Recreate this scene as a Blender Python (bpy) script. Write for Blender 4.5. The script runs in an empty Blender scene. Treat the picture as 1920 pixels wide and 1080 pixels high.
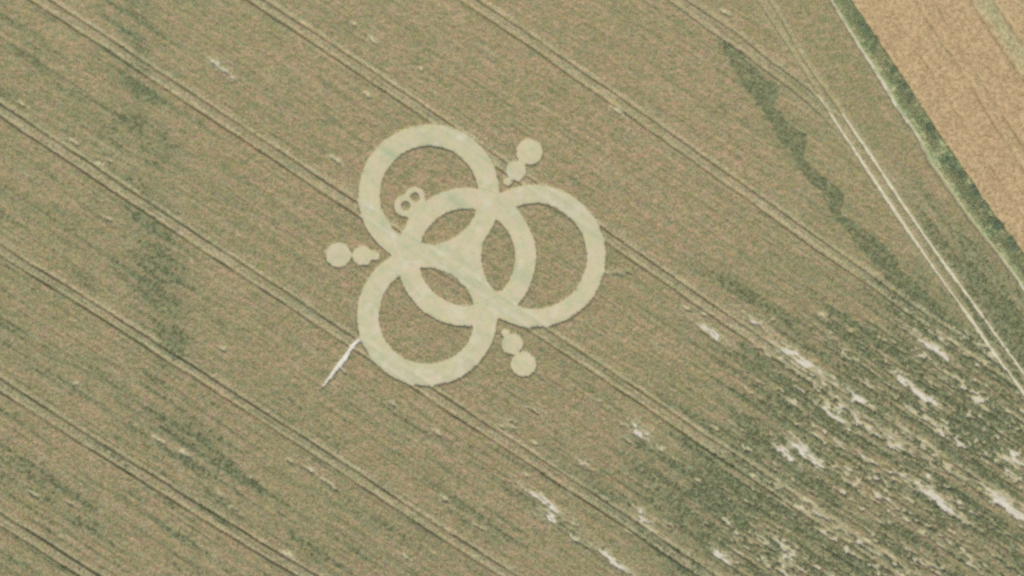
import bpy, math, random
import numpy as np
from mathutils import Vector

random.seed(7)
scene = bpy.context.scene
col = scene.collection
S = 11.07                                   # photograph pixels per metre on the ground
FW, FH = 1920 / S, 1080 / S                 # ground covered by the photograph

# ------------------------------------------------------------------ camera
ALT = 260.0
cam_d = bpy.data.cameras.new('camera')
cam = bpy.data.objects.new('camera', cam_d)
col.objects.link(cam)
cam.location = (0, 0, ALT)
cam.rotation_euler = (0, 0, 0)
cam_d.sensor_width = 36.0
cam_d.lens = 36.0 * (ALT - 0.4) / FW
cam_d.clip_start = 1.0
cam_d.clip_end = 6000.0
scene.camera = cam

# ------------------------------------------------------------------ light
SUN_EL, SUN_AZ = 56.0, 178.0                # degrees; azimuth clockwise from north
world = bpy.data.worlds.new('World')
scene.world = world
world.use_nodes = True
wn = world.node_tree
bg = wn.nodes['Background']
sky = wn.nodes.new('ShaderNodeTexSky')
sky.sky_type = 'NISHITA'
sky.sun_disc = False
sky.sun_elevation = math.radians(SUN_EL)
sky.sun_rotation = math.radians(SUN_AZ)
sky.altitude = 150.0
sky.dust_density = 2.5
wn.links.new(sky.outputs[0], bg.inputs[0])
bg.inputs[1].default_value = 0.12

sun_d = bpy.data.lights.new('sun', 'SUN')
sun = bpy.data.objects.new('sun', sun_d)
col.objects.link(sun)
el, az = math.radians(SUN_EL), math.radians(SUN_AZ)
to_sun = Vector((math.sin(az) * math.cos(el), math.cos(az) * math.cos(el), math.sin(el)))
sun.rotation_euler = to_sun.to_track_quat('Z', 'Y').to_euler()
sun.location = to_sun * 300
sun_d.energy = 3.2
sun_d.angle = math.radians(0.8)
sun_d.color = (1.0, 0.955, 0.88)

vs = scene.view_settings
vs.view_transform = 'Standard'
vs.look = 'None'
vs.exposure = 0.53
vs.gamma = 1.0
vs.use_curve_mapping = False
scene.cycles.use_denoising = False
scene.cycles.filter_width = 3.0             # the aerial lens is a little soft
scene.cycles.max_bounces = 5
scene.cycles.diffuse_bounces = 3

# ------------------------------------------------------------------ small tools
def W(px, py):
    """photograph pixel on the flat ground -> metres"""
    return (np.asarray(px, float) - 960.0) / S, (540.0 - np.asarray(py, float)) / S

ROW = math.radians(33.7)                    # drill rows run down to the right
cR, sR = math.cos(ROW), math.sin(ROW)
def to_uv(x, y):
    return x * cR - y * sR, x * sR + y * cR
def from_uv(u, v):
    return u * cR + v * sR, -u * sR + v * cR

def hash2(ix, iy, seed):
    n = (ix.astype(np.int64) * 374761393 + iy.astype(np.int64) * 668265263 + seed * 974634721) & 0xffffffff
    n = ((n ^ (n >> 13)) * 1274126177) & 0xffffffff
    n = ((n ^ (n >> 16)) * 2246822519) & 0xffffffff
    return ((n ^ (n >> 15)) & 0xffffff) / float(0xffffff)
def vnoise(x, y, seed=0):
    x = np.asarray(x, float); y = np.asarray(y, float)
    ix, iy = np.floor(x), np.floor(y)
    fx, fy = x - ix, y - iy
    fx = fx * fx * (3 - 2 * fx); fy = fy * fy * (3 - 2 * fy)
    a = hash2(ix, iy, seed); b = hash2(ix + 1, iy, seed)
    c = hash2(ix, iy + 1, seed); d = hash2(ix + 1, iy + 1, seed)
    return (a * (1 - fx) + b * fx) * (1 - fy) + (c * (1 - fx) + d * fx) * fy
def fbm(x, y, seed=0, octs=3):
    s, amp, tot = 0.0, 1.0, 0.0
    for k in range(octs):
        s = s + amp * vnoise(x * 2 ** k + 17.3 * k, y * 2 ** k - 9.1 * k, seed + 31 * k)
        tot += amp; amp *= 0.5
    return s / tot
def sstep(a, b, x):
    t = np.clip((x - a) / (b - a), 0, 1)
    return t * t * (3 - 2 * t)
def interp_x(x, xp, fp):
    """linear interpolation with straight continuation beyond both ends"""
    xp = np.asarray(xp, float); fp = np.asarray(fp, float)
    r = np.interp(x, xp, fp)
    lo = fp[0] + (x - xp[0]) * (fp[1] - fp[0]) / (xp[1] - xp[0])
    hi = fp[-1] + (x - xp[-1]) * (fp[-1] - fp[-2]) / (xp[-1] - xp[-2])
    return np.where(x < xp[0], lo, np.where(x > xp[-1], hi, r))

def tag(o, label=None, cat=None, group=None, kind=None):
    if label: o['label'] = label
    if cat: o['category'] = cat
    if group: o['group'] = group
    if kind: o['kind'] = kind
    return o
def empty(name, loc=(0, 0, 0)):
    o = bpy.data.objects.new(name, None)
    o.empty_display_size = 0.5
    o.location = loc
    col.objects.link(o)
    return o
def np_mesh(name, V, F, mat=None, parent=None, smooth=True, attrs=None, uv=None):
    """one mesh object from vertex (n,3) and quad (m,4) arrays, with point attributes"""
    me = bpy.data.meshes.new(name)
    V = np.ascontiguousarray(V, np.float32); F = np.ascontiguousarray(F, np.int32)
    k = F.shape[1]
    me.vertices.add(len(V)); me.vertices.foreach_set('co', V.ravel())
    me.loops.add(F.size); me.loops.foreach_set('vertex_index', F.ravel())
    me.polygons.add(len(F))
    me.polygons.foreach_set('loop_start', np.arange(0, F.size, k, dtype=np.int32))
    try:
        me.polygons.foreach_set('loop_total', np.full(len(F), k, np.int32))
    except Exception:
        pass
    me.polygons.foreach_set('use_smooth', np.full(len(F), smooth, bool))
    me.update(calc_edges=True)
    for an, av in (attrs or {}).items():
        a = me.attributes.new(an, 'FLOAT_COLOR', 'POINT')
        c = np.ones((len(V), 4), np.float32); c[:, :av.shape[1]] = av
        a.data.foreach_set('color', c.ravel())
    if uv is not None:
        l = me.uv_layers.new(name='lay')
        l.data.foreach_set('uv', np.ascontiguousarray(uv[F.ravel()], np.float32).ravel())
    if mat: me.materials.append(mat)
    o = bpy.data.objects.new(name, me)
    col.objects.link(o)
    if parent: o.parent = parent
    return o

# ------------------------------------------------------------------ materials
class NT:
    def __init__(self, name, rough=0.9):
        self.m = bpy.data.materials.new(name); self.m.use_nodes = True
        self.t = self.m.node_tree; self.b = self.t.nodes['Principled BSDF']
        self.b.inputs['Roughness'].default_value = rough
        self.b.inputs['Specular IOR Level'].default_value = 0.15
    def n(self, kind, **kw):
        x = self.t.nodes.new(kind)
        for k, v in kw.items(): setattr(x, k, v)
        return x
    def l(self, a, b): self.t.links.new(a, b)
    def pos(self, scale=(1, 1, 1), rot=0.0):
        g = self.n('ShaderNodeNewGeometry'); mp = self.n('ShaderNodeMapping')
        mp.inputs['Rotation'].default_value = (0, 0, rot)
        mp.inputs['Scale'].default_value = scale
        self.l(g.outputs['Position'], mp.inputs['Vector'])
        return mp.outputs[0]
    def noise(self, vec, scale, detail=3.0, rough=0.6):
        x = self.n('ShaderNodeTexNoise')
        x.inputs['Scale'].default_value = scale
        x.inputs['Detail'].default_value = detail
        x.inputs['Roughness'].default_value = rough
        self.l(vec, x.inputs['Vector'])
        return x
    def rng(self, sock, a, b, c=0.0, d=1.0):
        x = self.n('ShaderNodeMapRange')
        for i, v in zip((1, 2, 3, 4), (a, b, c, d)): x.inputs[i].default_value = v
        self.l(sock, x.inputs[0])
        return x.outputs[0]
    def mix(self, f, a, b, mode='MIX'):
        x = self.n('ShaderNodeMix', data_type='RGBA', blend_type=mode)
        for sock, v in ((x.inputs[0], f), (x.inputs[6], a), (x.inputs[7], b)):
            if isinstance(v, (int, float)): sock.default_value = v
            elif isinstance(v, tuple): sock.default_value = (*v, 1.0)
            else: self.l(v, sock)
        return x.outputs[2]
    def math(self, op, a, b):
        x = self.n('ShaderNodeMath', operation=op)
        for s_, v in ((x.inputs[0], a), (x.inputs[1], b)):
            if isinstance(v, (int, float)): s_.default_value = v
            else: self.l(v, s_)
        return x.outputs[0]
    def bump(self, sock, dist=0.05, strength=0.6):
        x = self.n('ShaderNodeBump')
        x.inputs['Strength'].default_value = strength
        x.inputs['Distance'].default_value = dist
        self.l(sock, x.inputs['Height'])
        self.l(x.outputs[0], self.b.inputs['Normal'])
    def out(self, c): self.l(c, self.b.inputs['Base Color']); return self.m

C_TAN   = (0.230, 0.189, 0.098)      # ripening wheat ears
C_WARM  = (0.272, 0.194, 0.110)      # pinkish ripe stretches
C_OLIVE = (0.172, 0.182, 0.082)      # later, greener wheat
C_GREEN = (0.124, 0.142, 0.072)      # thick green weeds and late tillers
C_STRAW = (0.345, 0.325, 0.205)      # bleached and flattened straw
C_CHALK = (0.415, 0.390, 0.322)      # chalky soil

def crop_material(name, instancer):
    """wheat: the 'tone' attribute holds how green, how bleached and how pink the crop is"""
    g = NT(name, 0.85)
    a = g.n('ShaderNodeAttribute', attribute_name='tone')
    if instancer: a.attribute_type = 'INSTANCER'
    sp = g.n('ShaderNodeSeparateColor'); g.l(a.outputs['Color'], sp.inputs[0])
    grain = g.noise(g.pos((0.7, 1.7, 1.0), ROW), 1.1, 3.0, 0.6)
    fleck = g.noise(g.pos((1, 1, 1), 0.4), 3.7, 2.0, 0.6)
    c = g.mix(sp.outputs[2], C_TAN, C_WARM)
    c = g.mix(g.rng(grain.outputs[0], 0.40, 0.68), c, C_OLIVE)
    c = g.mix(sp.outputs[0], c, C_GREEN)
    c = g.mix(sp.outputs[1], c, C_STRAW)
    mott = g.noise(g.pos((1, 1, 1), 0.2), 0.85, 2.0, 0.55)         # patchy ripening, plant by plant
    ms = g.n('ShaderNodeSeparateColor'); g.l(mott.outputs['Color'], ms.inputs[0])
    c = g.mix(g.rng(ms.outputs[0], 0.52, 0.74, 0.0, 0.62), c, (0.255, 0.176, 0.122))
    c = g.mix(g.rng(ms.outputs[1], 0.52, 0.74, 0.0, 0.62), c, (0.152, 0.184, 0.104))
    c = g.mix(g.rng(ms.outputs[2], 0.52, 0.74, 0.0, 0.60), c, (0.215, 0.190, 0.072))
    hs = g.n('ShaderNodeHueSaturation')
    g.l(g.rng(fleck.outputs[0], 0.3, 0.7, 0.475, 0.525), hs.inputs['Hue'])
    g.l(g.rng(grain.outputs[0], 0.3, 0.72, 1.12, 0.90), hs.inputs['Value'])
    g.l(c, hs.inputs['Color'])
    if not instancer: g.bump(fleck.outputs[0], 0.06, 0.35)
    else:
        g.b.inputs['Subsurface Weight'].default_value = 0.0
    return g.out(hs.outputs[0])
M_CANOPY = crop_material('wheat_canopy', False)
M_EARS = crop_material('wheat_ears', True)

def ground_material():
    g = NT('chalky_soil', 0.95)
    n1 = g.noise(g.pos(), 0.9, 4.0); n2 = g.noise(g.pos(), 6.0, 3.0)
    c = g.mix(g.rng(n1.outputs[0], 0.35, 0.7), (0.42, 0.39, 0.315), (0.31, 0.285, 0.205))
    c = g.mix(g.rng(n2.outputs[0], 0.45, 0.7), c, (0.27, 0.24, 0.165))
    geo = g.n('ShaderNodeNewGeometry'); ln = g.n('ShaderNodeVectorMath', operation='LENGTH')
    g.l(geo.outputs['Position'], ln.inputs[0])
    big = g.noise(g.pos(), 0.01, 3.0)
    c = g.mix(g.rng(ln.outputs['Value'], 240, 420), c, g.mix(big.outputs[0], C_TAN, C_OLIVE))
    g.bump(n2.outputs[0], 0.04, 0.7)
    return g.out(c)
M_GROUND = ground_material()

def chalk_material():
    g = NT('bare_chalk', 0.95)
    n1 = g.noise(g.pos(), 1.7, 4.0, 0.7); n2 = g.noise(g.pos(), 7.0, 3.0)
    c = g.mix(g.rng(n1.outputs[0], 0.42, 0.70), C_CHALK, (0.31, 0.28, 0.20))
    c = g.mix(g.rng(n2.outputs[0], 0.55, 0.75), c, (0.27, 0.25, 0.15))
    g.bump(n2.outputs[0], 0.05, 0.8)
    return g.out(c)
M_CHALK = chalk_material()

def track_material(name, pale, dark, green, k):
    g = NT(name, 0.95)
    n1 = g.noise(g.pos((1.0, 2.4, 1.0), ROW), 0.55, 4.0, 0.7); n2 = g.noise(g.pos(), 5.0, 2.0)
    c = g.mix(g.rng(n1.outputs[0], 0.38, 0.62), pale, dark)
    c = g.mix(g.rng(n2.outputs[0], 0.5 - k, 0.8), c, green)
    g.bump(n2.outputs[0], 0.03, 0.7)
    return g.out(c)
M_TRACK = track_material('crushed_straw_wheelmark', (0.30, 0.265, 0.165), (0.19, 0.16, 0.10), (0.16, 0.165, 0.085), 0.0)
M_RUT = track_material('chalk_wheelmark', (0.44, 0.415, 0.30), (0.33, 0.305, 0.205), (0.24, 0.24, 0.14), -0.10)
def path_material():
    g = NT('verge_path', 0.95)
    a = g.n('ShaderNodeAttribute', attribute_name='tone')
    sp = g.n('ShaderNodeSeparateColor'); g.l(a.outputs['Color'], sp.inputs[0])
    n1 = g.noise(g.pos(), 0.5, 4.0, 0.7); n2 = g.noise(g.pos(), 3.0, 3.0)
    c = g.mix(g.rng(n2.outputs[0], 0.40, 0.68), (0.22, 0.185, 0.125), (0.19, 0.19, 0.105))
    c = g.mix(g.math('MULTIPLY', sp.outputs[0], g.rng(n1.outputs[0], 0.36, 0.54)), c, (0.40, 0.375, 0.28))
    g.bump(n2.outputs[0], 0.03, 0.7)
    return g.out(c)
M_PATH = path_material()

def lay_material():
    """flattened straw, combed along the 'lay' map, greener where 'tone' red says so"""
    g = NT('flattened_straw', 0.75)
    uvn = g.n('ShaderNodeUVMap', uv_map='lay')
    mp = g.n('ShaderNodeMapping'); mp.inputs['Scale'].default_value = (0.22, 2.2, 1.0)
    g.l(uvn.outputs[0], mp.inputs['Vector'])
    comb = g.noise(mp.outputs[0], 1.5, 4.0, 0.65)
    blot = g.noise(g.pos(), 0.42, 4.0, 0.65)
    fine = g.noise(g.pos(), 2.6, 2.0)
    a = g.n('ShaderNodeAttribute', attribute_name='tone')
    sp = g.n('ShaderNodeSeparateColor'); g.l(a.outputs['Color'], sp.inputs[0])
    c = g.mix(g.rng(comb.outputs[0], 0.34, 0.68), (0.360, 0.322, 0.188), (0.298, 0.284, 0.158))
    c = g.mix(g.rng(blot.outputs[0], 0.40, 0.66), c, (0.362, 0.296, 0.202))
    b2 = g.noise(g.pos((1, 1, 1), 1.1), 0.75, 3.0, 0.6)
    c = g.mix(g.rng(b2.outputs[0], 0.50, 0.70, 0.0, 0.9), c, (0.262, 0.280, 0.164))
    c = g.mix(g.rng(fine.outputs[0], 0.56, 0.80), c, (0.270, 0.288, 0.170))
    c = g.mix(sp.outputs[0], c, (0.215, 0.248, 0.145))
    c = g.mix(sp.outputs[1], c, (0.400, 0.380, 0.300))
    g.bump(comb.outputs[0], 0.06, 0.7)
    return g.out(c)
M_LAY = lay_material()

def barley_material(name, instancer):
    g = NT(name, 0.85)
    a = g.n('ShaderNodeAttribute', attribute_name='tone')
    if instancer: a.attribute_type = 'INSTANCER'
    sp = g.n('ShaderNodeSeparateColor'); g.l(a.outputs['Color'], sp.inputs[0])
    n1 = g.noise(g.pos((1, 2.0, 1), math.radians(56)), 0.8, 4.0, 0.65)
    n2 = g.noise(g.pos(), 3.1, 2.0)
    c = g.mix(g.rng(n1.outputs[0], 0.35, 0.68), (0.332, 0.243, 0.128), (0.322, 0.228, 0.126))
    c = g.mix(g.rng(n2.outputs[0], 0.48, 0.75), c, (0.325, 0.245, 0.124))
    c = g.mix(sp.outputs[0], c, (0.292, 0.262, 0.138))
    c = g.mix(sp.outputs[1], c, (0.22, 0.16, 0.085))
    if not instancer: g.bump(n2.outputs[0], 0.05, 0.25)
    return g.out(c)
M_BARLEY = barley_material('ripe_barley', False)
M_BARLEY_EARS = barley_material('barley_ears', True)

def grass_material(name, instancer):
    g = NT(name, 0.8)
    n1 = g.noise(g.pos(), 0.30, 4.0, 0.7); n2 = g.noise(g.pos(), 2.3, 3.0)
    c = g.mix(g.rng(n1.outputs[0], 0.40, 0.62), (0.190, 0.246, 0.120), (0.305, 0.296, 0.155))
    c = g.mix(g.rng(n2.outputs[0], 0.50, 0.78), c, (0.330, 0.285, 0.165))
    if not instancer: g.bump(n2.outputs[0], 0.1, 0.6)
    return g.out(c)
M_GRASS = grass_material('verge_grass', False)
M_BLADES = grass_material('grass_blades', True)

def leaf_material():
    g = NT('bush_leaves', 0.6)
    n1 = g.noise(g.pos(), 1.4, 3.0)
    inf = g.n('ShaderNodeObjectInfo')
    c = g.mix(g.rng(n1.outputs[0], 0.35, 0.68), (0.100, 0.140, 0.074), (0.155, 0.190, 0.092))
    c = g.mix(g.math('MULTIPLY', inf.outputs['Random'], 0.5), c, (0.10, 0.13, 0.095))
    return g.out(c)
M_LEAF = leaf_material()
g_ = NT('bush_stem', 0.9)
M_STEM = g_.out(g_.mix(g_.noise(g_.pos(), 9.0).outputs[0], (0.10, 0.078, 0.055), (0.17, 0.14, 0.10)))
g_ = NT('weed_leaves', 0.7)
M_WEED = g_.out(g_.mix(g_.rng(g_.noise(g_.pos(), 1.6, 3.0).outputs[0], 0.35, 0.7), (0.118, 0.142, 0.070), (0.182, 0.182, 0.094)))

# ------------------------------------------------------------------ layout of the field
# field boundary: x of the wheat edge, and of the far side of the verge, against y (metres)
def curve_of_y(pts):
    p = sorted(((540.0 - b) / S, (a - 960.0) / S) for a, b in pts)
    ys = np.array([q[0] for q in p]); xs = np.array([q[1] for q in p])
    return lambda y: interp_x(y, ys, xs)
PATH_PX = [(1560, 0), (1587, 45), (1603, 73), (1633, 117), (1662, 163), (1683, 200), (1706, 232), (1723, 257),
           (1746, 305), (1778, 350), (1812, 400), (1848, 446), (1876, 480), (1897, 507), (1915, 533)]
VERGE_PX = [(1594, 0), (1620, 38), (1647, 77), (1674, 120), (1700, 157), (1726, 200), (1753, 240), (1777, 275),
            (1800, 307), (1830, 353), (1867, 408), (1900, 450), (1920, 477)]
path_x = curve_of_y(PATH_PX)
verge_x = curve_of_y(VERGE_PX)
LEAN = math.cos(math.atan(0.66))            # the boundary leans, so a step in x is this much across it

# tramlines: measured points of the lower and of the upper wheel mark of each pair
TRAM_PX = [
 ([(870,0),(930,40),(987,87),(1043,127),(1103,163),(1160,203),(1223,243),(1273,283),(1317,313),(1380,353),(1647,550),(1697,583),(1737,607),(1780,640),(1827,670),(1880,707)],
  [(897,0),(940,27),(1000,67),(1047,103),(1107,143),(1173,187),(1223,220),(1273,257),(1447,387),(1513,430),(1557,457),(1600,493),(1667,540),(1707,567),(1747,593),(1780,617),(1847,660),(1880,687)]),
 ([(463,0),(640,117),(690,147),(740,183),(790,213),(827,233),(1137,457),(1167,474),(1196,494),(1233,522),(1280,553),(1330,587),(1387,627),(1420,647),(1457,673),(1493,697),(1613,777),(1663,807),(1713,843)],
  [(500,0),(640,90),(707,133),(763,177),(813,210),(873,257),(940,307),(1124,422),(1157,444),(1185,464),(1233,500),(1280,527),(1313,553),(1380,600),(1497,675),(1533,700),(1613,750),(1680,795),(1763,853)]),
 ([(67,0),(133,47),(193,85),(253,127),(317,167),(367,200),(433,247),(500,290),(567,333),(610,360),(660,394),(675,402),(976,611),(991,620),(1009,630),(1040,650),(1143,720),(1190,750),(1240,783),(1280,807),(1313,830),(1347,857),(1397,890),(1447,920),(1480,950),(1530,980),(1580,1013)],
  [(97,0),(150,37),(200,70),(250,103),(300,137),(367,180),(433,227),(500,267),(567,307),(633,350),(1013,608),(1040,624),(1280,787),(1320,810),(1363,840),(1413,870),(1467,907),(1513,937),(1563,973),(1613,1003),(1663,1043)]),
 ([(0,217),(50,250),(100,283),(150,317),(213,360),(267,390),(307,420),(367,457),(433,503),(500,547),(567,590),(640,637),(770,723),(813,750),(857,783),(907,813),(957,843),(1007,877),(1057,910),(1107,943),(1157,980),(1207,1013)],
  [(0,190),(60,230),(117,270),(167,303),(217,337),(253,360),(300,390),(350,423),(400,457),(467,503),(533,547),(600,590),(640,617),(807,723),(857,757),(907,787),(960,823),(1007,853),(1057,890),(1107,920),(1157,953),(1207,987),(1280,1035)]),
 ([(0,477),(43,507),(100,543),(150,573),(200,603),(250,633),(300,667),(350,700),(383,720),(433,753),(483,783),(533,817),(583,847),(640,883),(690,920),(740,950),(790,987),(840,1017),(890,1043),(940,1077)],
  [(0,453),(50,490),(100,520),(150,550),(200,580),(250,613),(300,647),(350,677),(413,720),(467,753),(533,793),(600,837),(640,863),(690,897),(740,930),(790,963),(840,1000),(890,1030),(940,1060)]),
 ([(0,730),(50,767),(100,797),(150,830),(200,863),(250,890),(300,920),(350,953),(400,987),(450,1017),(500,1043),(560,1077)],
  [(23,720),(83,760),(133,793),(183,827),(233,853),(283,887),(333,920),(383,950),(433,983),(483,1013),(533,1043),(583,1073)]),
 ([(0,983),(50,1017),(100,1050),(133,1070)],
  [(0,960),(50,990),(100,1023),(150,1053),(190,1077)]),
]
def fit_pair(lo, up):
    u, v, s = [], [], []
    for pts, sg in ((lo, -1.0), (up, 1.0)):
        for a, b in pts:
            x, y = W(a, b); uu, vv = to_uv(x, y)
            u.append(float(uu)); v.append(float(vv)); s.append(sg)
    u, v, s = map(np.array, (u, v, s))
    deg = 3 if len(u) > 16 else 1
    A = np.stack([(u / 60.0) ** k for k in range(deg + 1)] + [s], 1)
    c = np.linalg.lstsq(A, v, rcond=None)[0]
    u0, u1 = u.min(), u.max()
    def centre(q, c=c, deg=deg, u0=u0, u1=u1):
        q = np.asarray(q, float)
        qc = np.clip(q, u0, u1)
        val = sum(c[k] * (qc / 60.0) ** k for k in range(deg + 1))
        slope = sum(k * c[k] * (qc / 60.0) ** (k - 1) / 60.0 for k in range(1, deg + 1))
        return val + slope * (q - qc)
    return centre, float(np.clip(c[-1], 0.72, 0.95))
TRAMS = [fit_pair(a, b) for a, b in TRAM_PX]
TRAM_HALF = 0.20                                       # half width of a wheel mark in the crop

# the tramline that swings round into the headland, and the headland wheel ruts: x against y
SWING_UP = [(1262,-18),(1290,0),(1340,33),(1390,66),(1437,107),(1480,138),(1513,163),(1547,193),(1570,217)]
SWING_LO = [(1250,-3),(1280,17),(1333,57),(1377,87),(1423,120),(1467,153),(1507,183),(1540,213),(1563,240)]
HEAD_L = [(1418,-6),(1430,12),(1452,45),(1475,80),(1497,112),(1520,150),(1540,185),(1557,213),(1580,247),(1613,297),(1650,353),(1713,447),(1773,533),(1813,587),(1863,660),(1903,713),(1925,742)]
HEAD_R = [(1440,-6),(1455,18),(1472,45),(1493,85),(1520,128),(1547,165),(1570,197),(1600,243),(1633,290),(1677,358),(1733,440),(1780,507),(1827,570),(1873,635),(1917,695),(1940,727)]
def smooth_of_y(pts, deg=None):
    p = sorted(((540.0 - b) / S, (a - 960.0) / S) for a, b in pts)
    ys = np.array([q[0] for q in p]); xs = np.array([q[1] for q in p])
    yy = np.linspace(ys[0], ys[-1], 60); xx = np.interp(yy, ys, xs)
    k = np.array([1, 2, 3, 2, 1]) / 9.0
    xs2 = np.convolve(np.pad(xx, 2, mode='reflect', reflect_type='odd'), k, 'valid')
    return (lambda y: interp_x(y, yy, xs2)), yy
YT = [smooth_of_y(q) for q in (SWING_UP, SWING_LO, HEAD_L, HEAD_R)]
def y_dist(f, x, y):
    sl = (f(y + 0.5) - f(y - 0.5))
    return np.abs(x - f(y)) / np.sqrt(1 + sl * sl)
def swing_window(y, yy):     return sstep(yy[0] - 1.0, yy[0] + 1.5, y)
def head_half(y):            return 0.22 + 0.08 * sstep(33.0, 28.0, y)

# the formation (pixels)
RINGS = {'north': (804.5, 366.5, 133.0, 92.0), 'south': (800.5, 593.0, 131.5, 90.0),
         'east': (1001.5, 481.0, 134.0, 98.5), 'centre': (875.0, 482.5, 130.5, 90.5)}
DISCS = {'north-east': [(992.6, 285.5, 24.5), (968, 320, 18.5), (951.5, 341, 8.2)],
         'west': [(634.5, 478.6, 23.5), (678.5, 480, 18.8), (703.5, 479.5, 9.0)],
         'south-east': [(981.5, 683.0, 23.8), (960.5, 646, 20.0), (948, 624, 8.2)]}
LOOPS = [(777.5, 370.5, 20.0, 8.6), (761.0, 386.5, 21.5, 9.0)]
CUT = [(600, 730), (612, 715), (628, 695), (640, 680), (652, 662), (664, 645), (674, 637), (684, 628)]
CUT_W = [0.12, 0.24, 0.36, 0.46, 0.38, 0.33, 0.26, 0.26]
def wob(x, y):                     # the boards never leave a perfect edge
    return 0.16 * (fbm(x * 0.45, y * 0.45, 77, 2) - 0.5) + 0.10 * (vnoise(x * 1.6, y * 1.6, 78) - 0.5)
def seg_dist(x, y, pts, widths):
    best = np.full(np.shape(x), 1e3)
    for (a, b), (c, d), w0, w1 in zip(pts[:-1], pts[1:], widths[:-1], widths[1:]):
        ax, ay = W(a, b); cx, cy = W(c, d)
        dx, dy = cx - ax, cy - ay
        t = np.clip(((x - ax) * dx + (y - ay) * dy) / (dx * dx + dy * dy), 0, 1)
        best = np.minimum(best, np.hypot(x - ax - t * dx, y - ay - t * dy) - (w0 + (w1 - w0) * t))
    return best
def hexr(dx, dy, rot):
    """distance measure with slightly six-sided level lines"""
    a = np.arctan2(dy, dx) + rot
    k = np.cos((a % (math.pi / 3)) - math.pi / 6) / math.cos(math.pi / 12)
    return np.hypot(dx, dy) * (0.5 + 0.5 * k)
def formation_sdf(x, y):
    d = np.full(np.shape(x), 1e3)
    near = (x > -40) & (x < 22) & (y > -24) & (y < 32)
    if not near.any(): return d
    xs, ys = x[near], y[near]
    e = np.full(xs.shape, 1e3)
    for cx, cy, R, r in RINGS.values():
        X, Y = W(cx, cy); q = np.hypot(xs - X, ys - Y)
        e = np.minimum(e, np.abs(q - (R + r) / 2 / S) - (R - r) / 2 / S)
    for ch in DISCS.values():
        for cx, cy, R in ch:
            X, Y = W(cx, cy); e = np.minimum(e, np.hypot(xs - X, ys - Y) - R / S)
    out = np.full(xs.shape, 1e3); inn = np.full(xs.shape, 1e3)
    for cx, cy, R, r in LOOPS:                       # one outline round both, two round tufts left standing
        X, Y = W(cx, cy); q = hexr(xs - X, ys - Y, 0.3)
        out = np.minimum(out, q - R / S); inn = np.minimum(inn, q - r / S)
    e = np.minimum(e, np.maximum(out, -inn))
    e = e + wob(xs, ys)
    e = np.minimum(e, seg_dist(xs, ys, CUT, CUT_W) + 0.5 * wob(xs * 2, ys * 2))
    e = np.minimum(e, seg_dist(xs, ys, [(637, 688), (644, 695), (649, 701)], [0.2, 0.09, 0.13]))
    d[near] = e
    return d

# bare chalk streaks that stand out: x, y, length, width (pixels), extra turn (degrees), label
STREAKS = [
 (1743, 648, 96, 15, 5, 'long white chalk streak between the top tramline and the headland ruts meeting at right edge'),
 (1424, 609, 60, 12, 3, 'narrow white chalk streak just above the tramline right of the east ring'),
 (1337, 626, 54, 15, 4, 'mottled white chalk streak just below the tramline right of the east ring'),
 (1497, 671, 62, 15, -4, 'pair of joined white chalk spots where the second tramline enters the green area'),
 (1690, 710, 44, 11, 6, 'short white chalk streak below the end of the long streak near headland ruts'),
 (1608, 743, 52, 10, 2, 'thin pinkish white chalk streak squeezed between dark tramline marks in the green area'),
 (1568, 783, 64, 13, 3, 'white chalk streak with greyish tip in the middle of the dark green area'),
 (1513, 850, 72, 17, 8, 'broad white chalk streak left of centre in the lower right green area'),
 (1472, 848, 44, 15, 6, 'twin blotchy chalk spots immediately left of the broad chalk streak'),
 (1757, 937, 78, 17, 2, 'bright broad chalk streak in the lower right corner above the bottom edge'),
 (1893, 955, 62, 16, 4, 'white chalk streak cut by the right edge of the picture'),
 (1735, 745, 56, 13, 2, 'pale chalk streak directly below the headland ruts junction at right'),
 (1352, 1040, 34, 17, 0, 'rounded white chalk spot near bottom edge, left of the dark green hollow'),
 (1480, 1046, 30, 18, 10, 'rounded pinkish white chalk spot at bottom edge below the lowest dark tramline'),
 (1016, 937, 88, 13, 0, 'long white chalk streak starting at the dark line below the south satellite chain'),
 (1033, 973, 42, 17, -2, 'chunky white chalk spot directly under the long streak at bottom centre'),
 (1147, 1050, 100, 13, 2, 'long white chalk streak running off the bottom edge at centre'),
 (1197, 808, 40, 22, 4, 'squarish greyish white chalk blotch between two tramlines right of bottom centre'),
 (1210, 975, 44, 17, 20, 'blotchy white chalk spot beside the tramline at bottom centre right'),
 (1094, 870, 34, 9, 0, 'small white chalk dash between two tramlines below the south ring'),
 (422, 135, 40, 11, 8, 'white chalk dash alone in the tan wheat near the top left'),
 (1157, 512, 34, 9, -38, 'faint grey chalk smear touching the right side of the east ring'),
 (1904, 856, 46, 14, 6, 'grey white chalk streak at the right edge above the corner streak'),
]
def streak_rho(x, y, sidx):
    cx, cy, L, Wd, dang, _ = STREAKS[sidx]
    X, Y = W(cx, cy)
    a = -ROW - math.radians(dang)
    dx, dy = x - X, y - Y
    p = dx * math.cos(a) + dy * math.sin(a); q = -dx * math.sin(a) + dy * math.cos(a)
    hl, hw = L / 2 / S, 0.74 * Wd / 2 / S
    wv = 0.34 * hw * np.sin(p / hl * 4.1 + sidx)
    return np.sqrt((p / hl) ** 2 + ((q - wv) / hw) ** 2)

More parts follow.
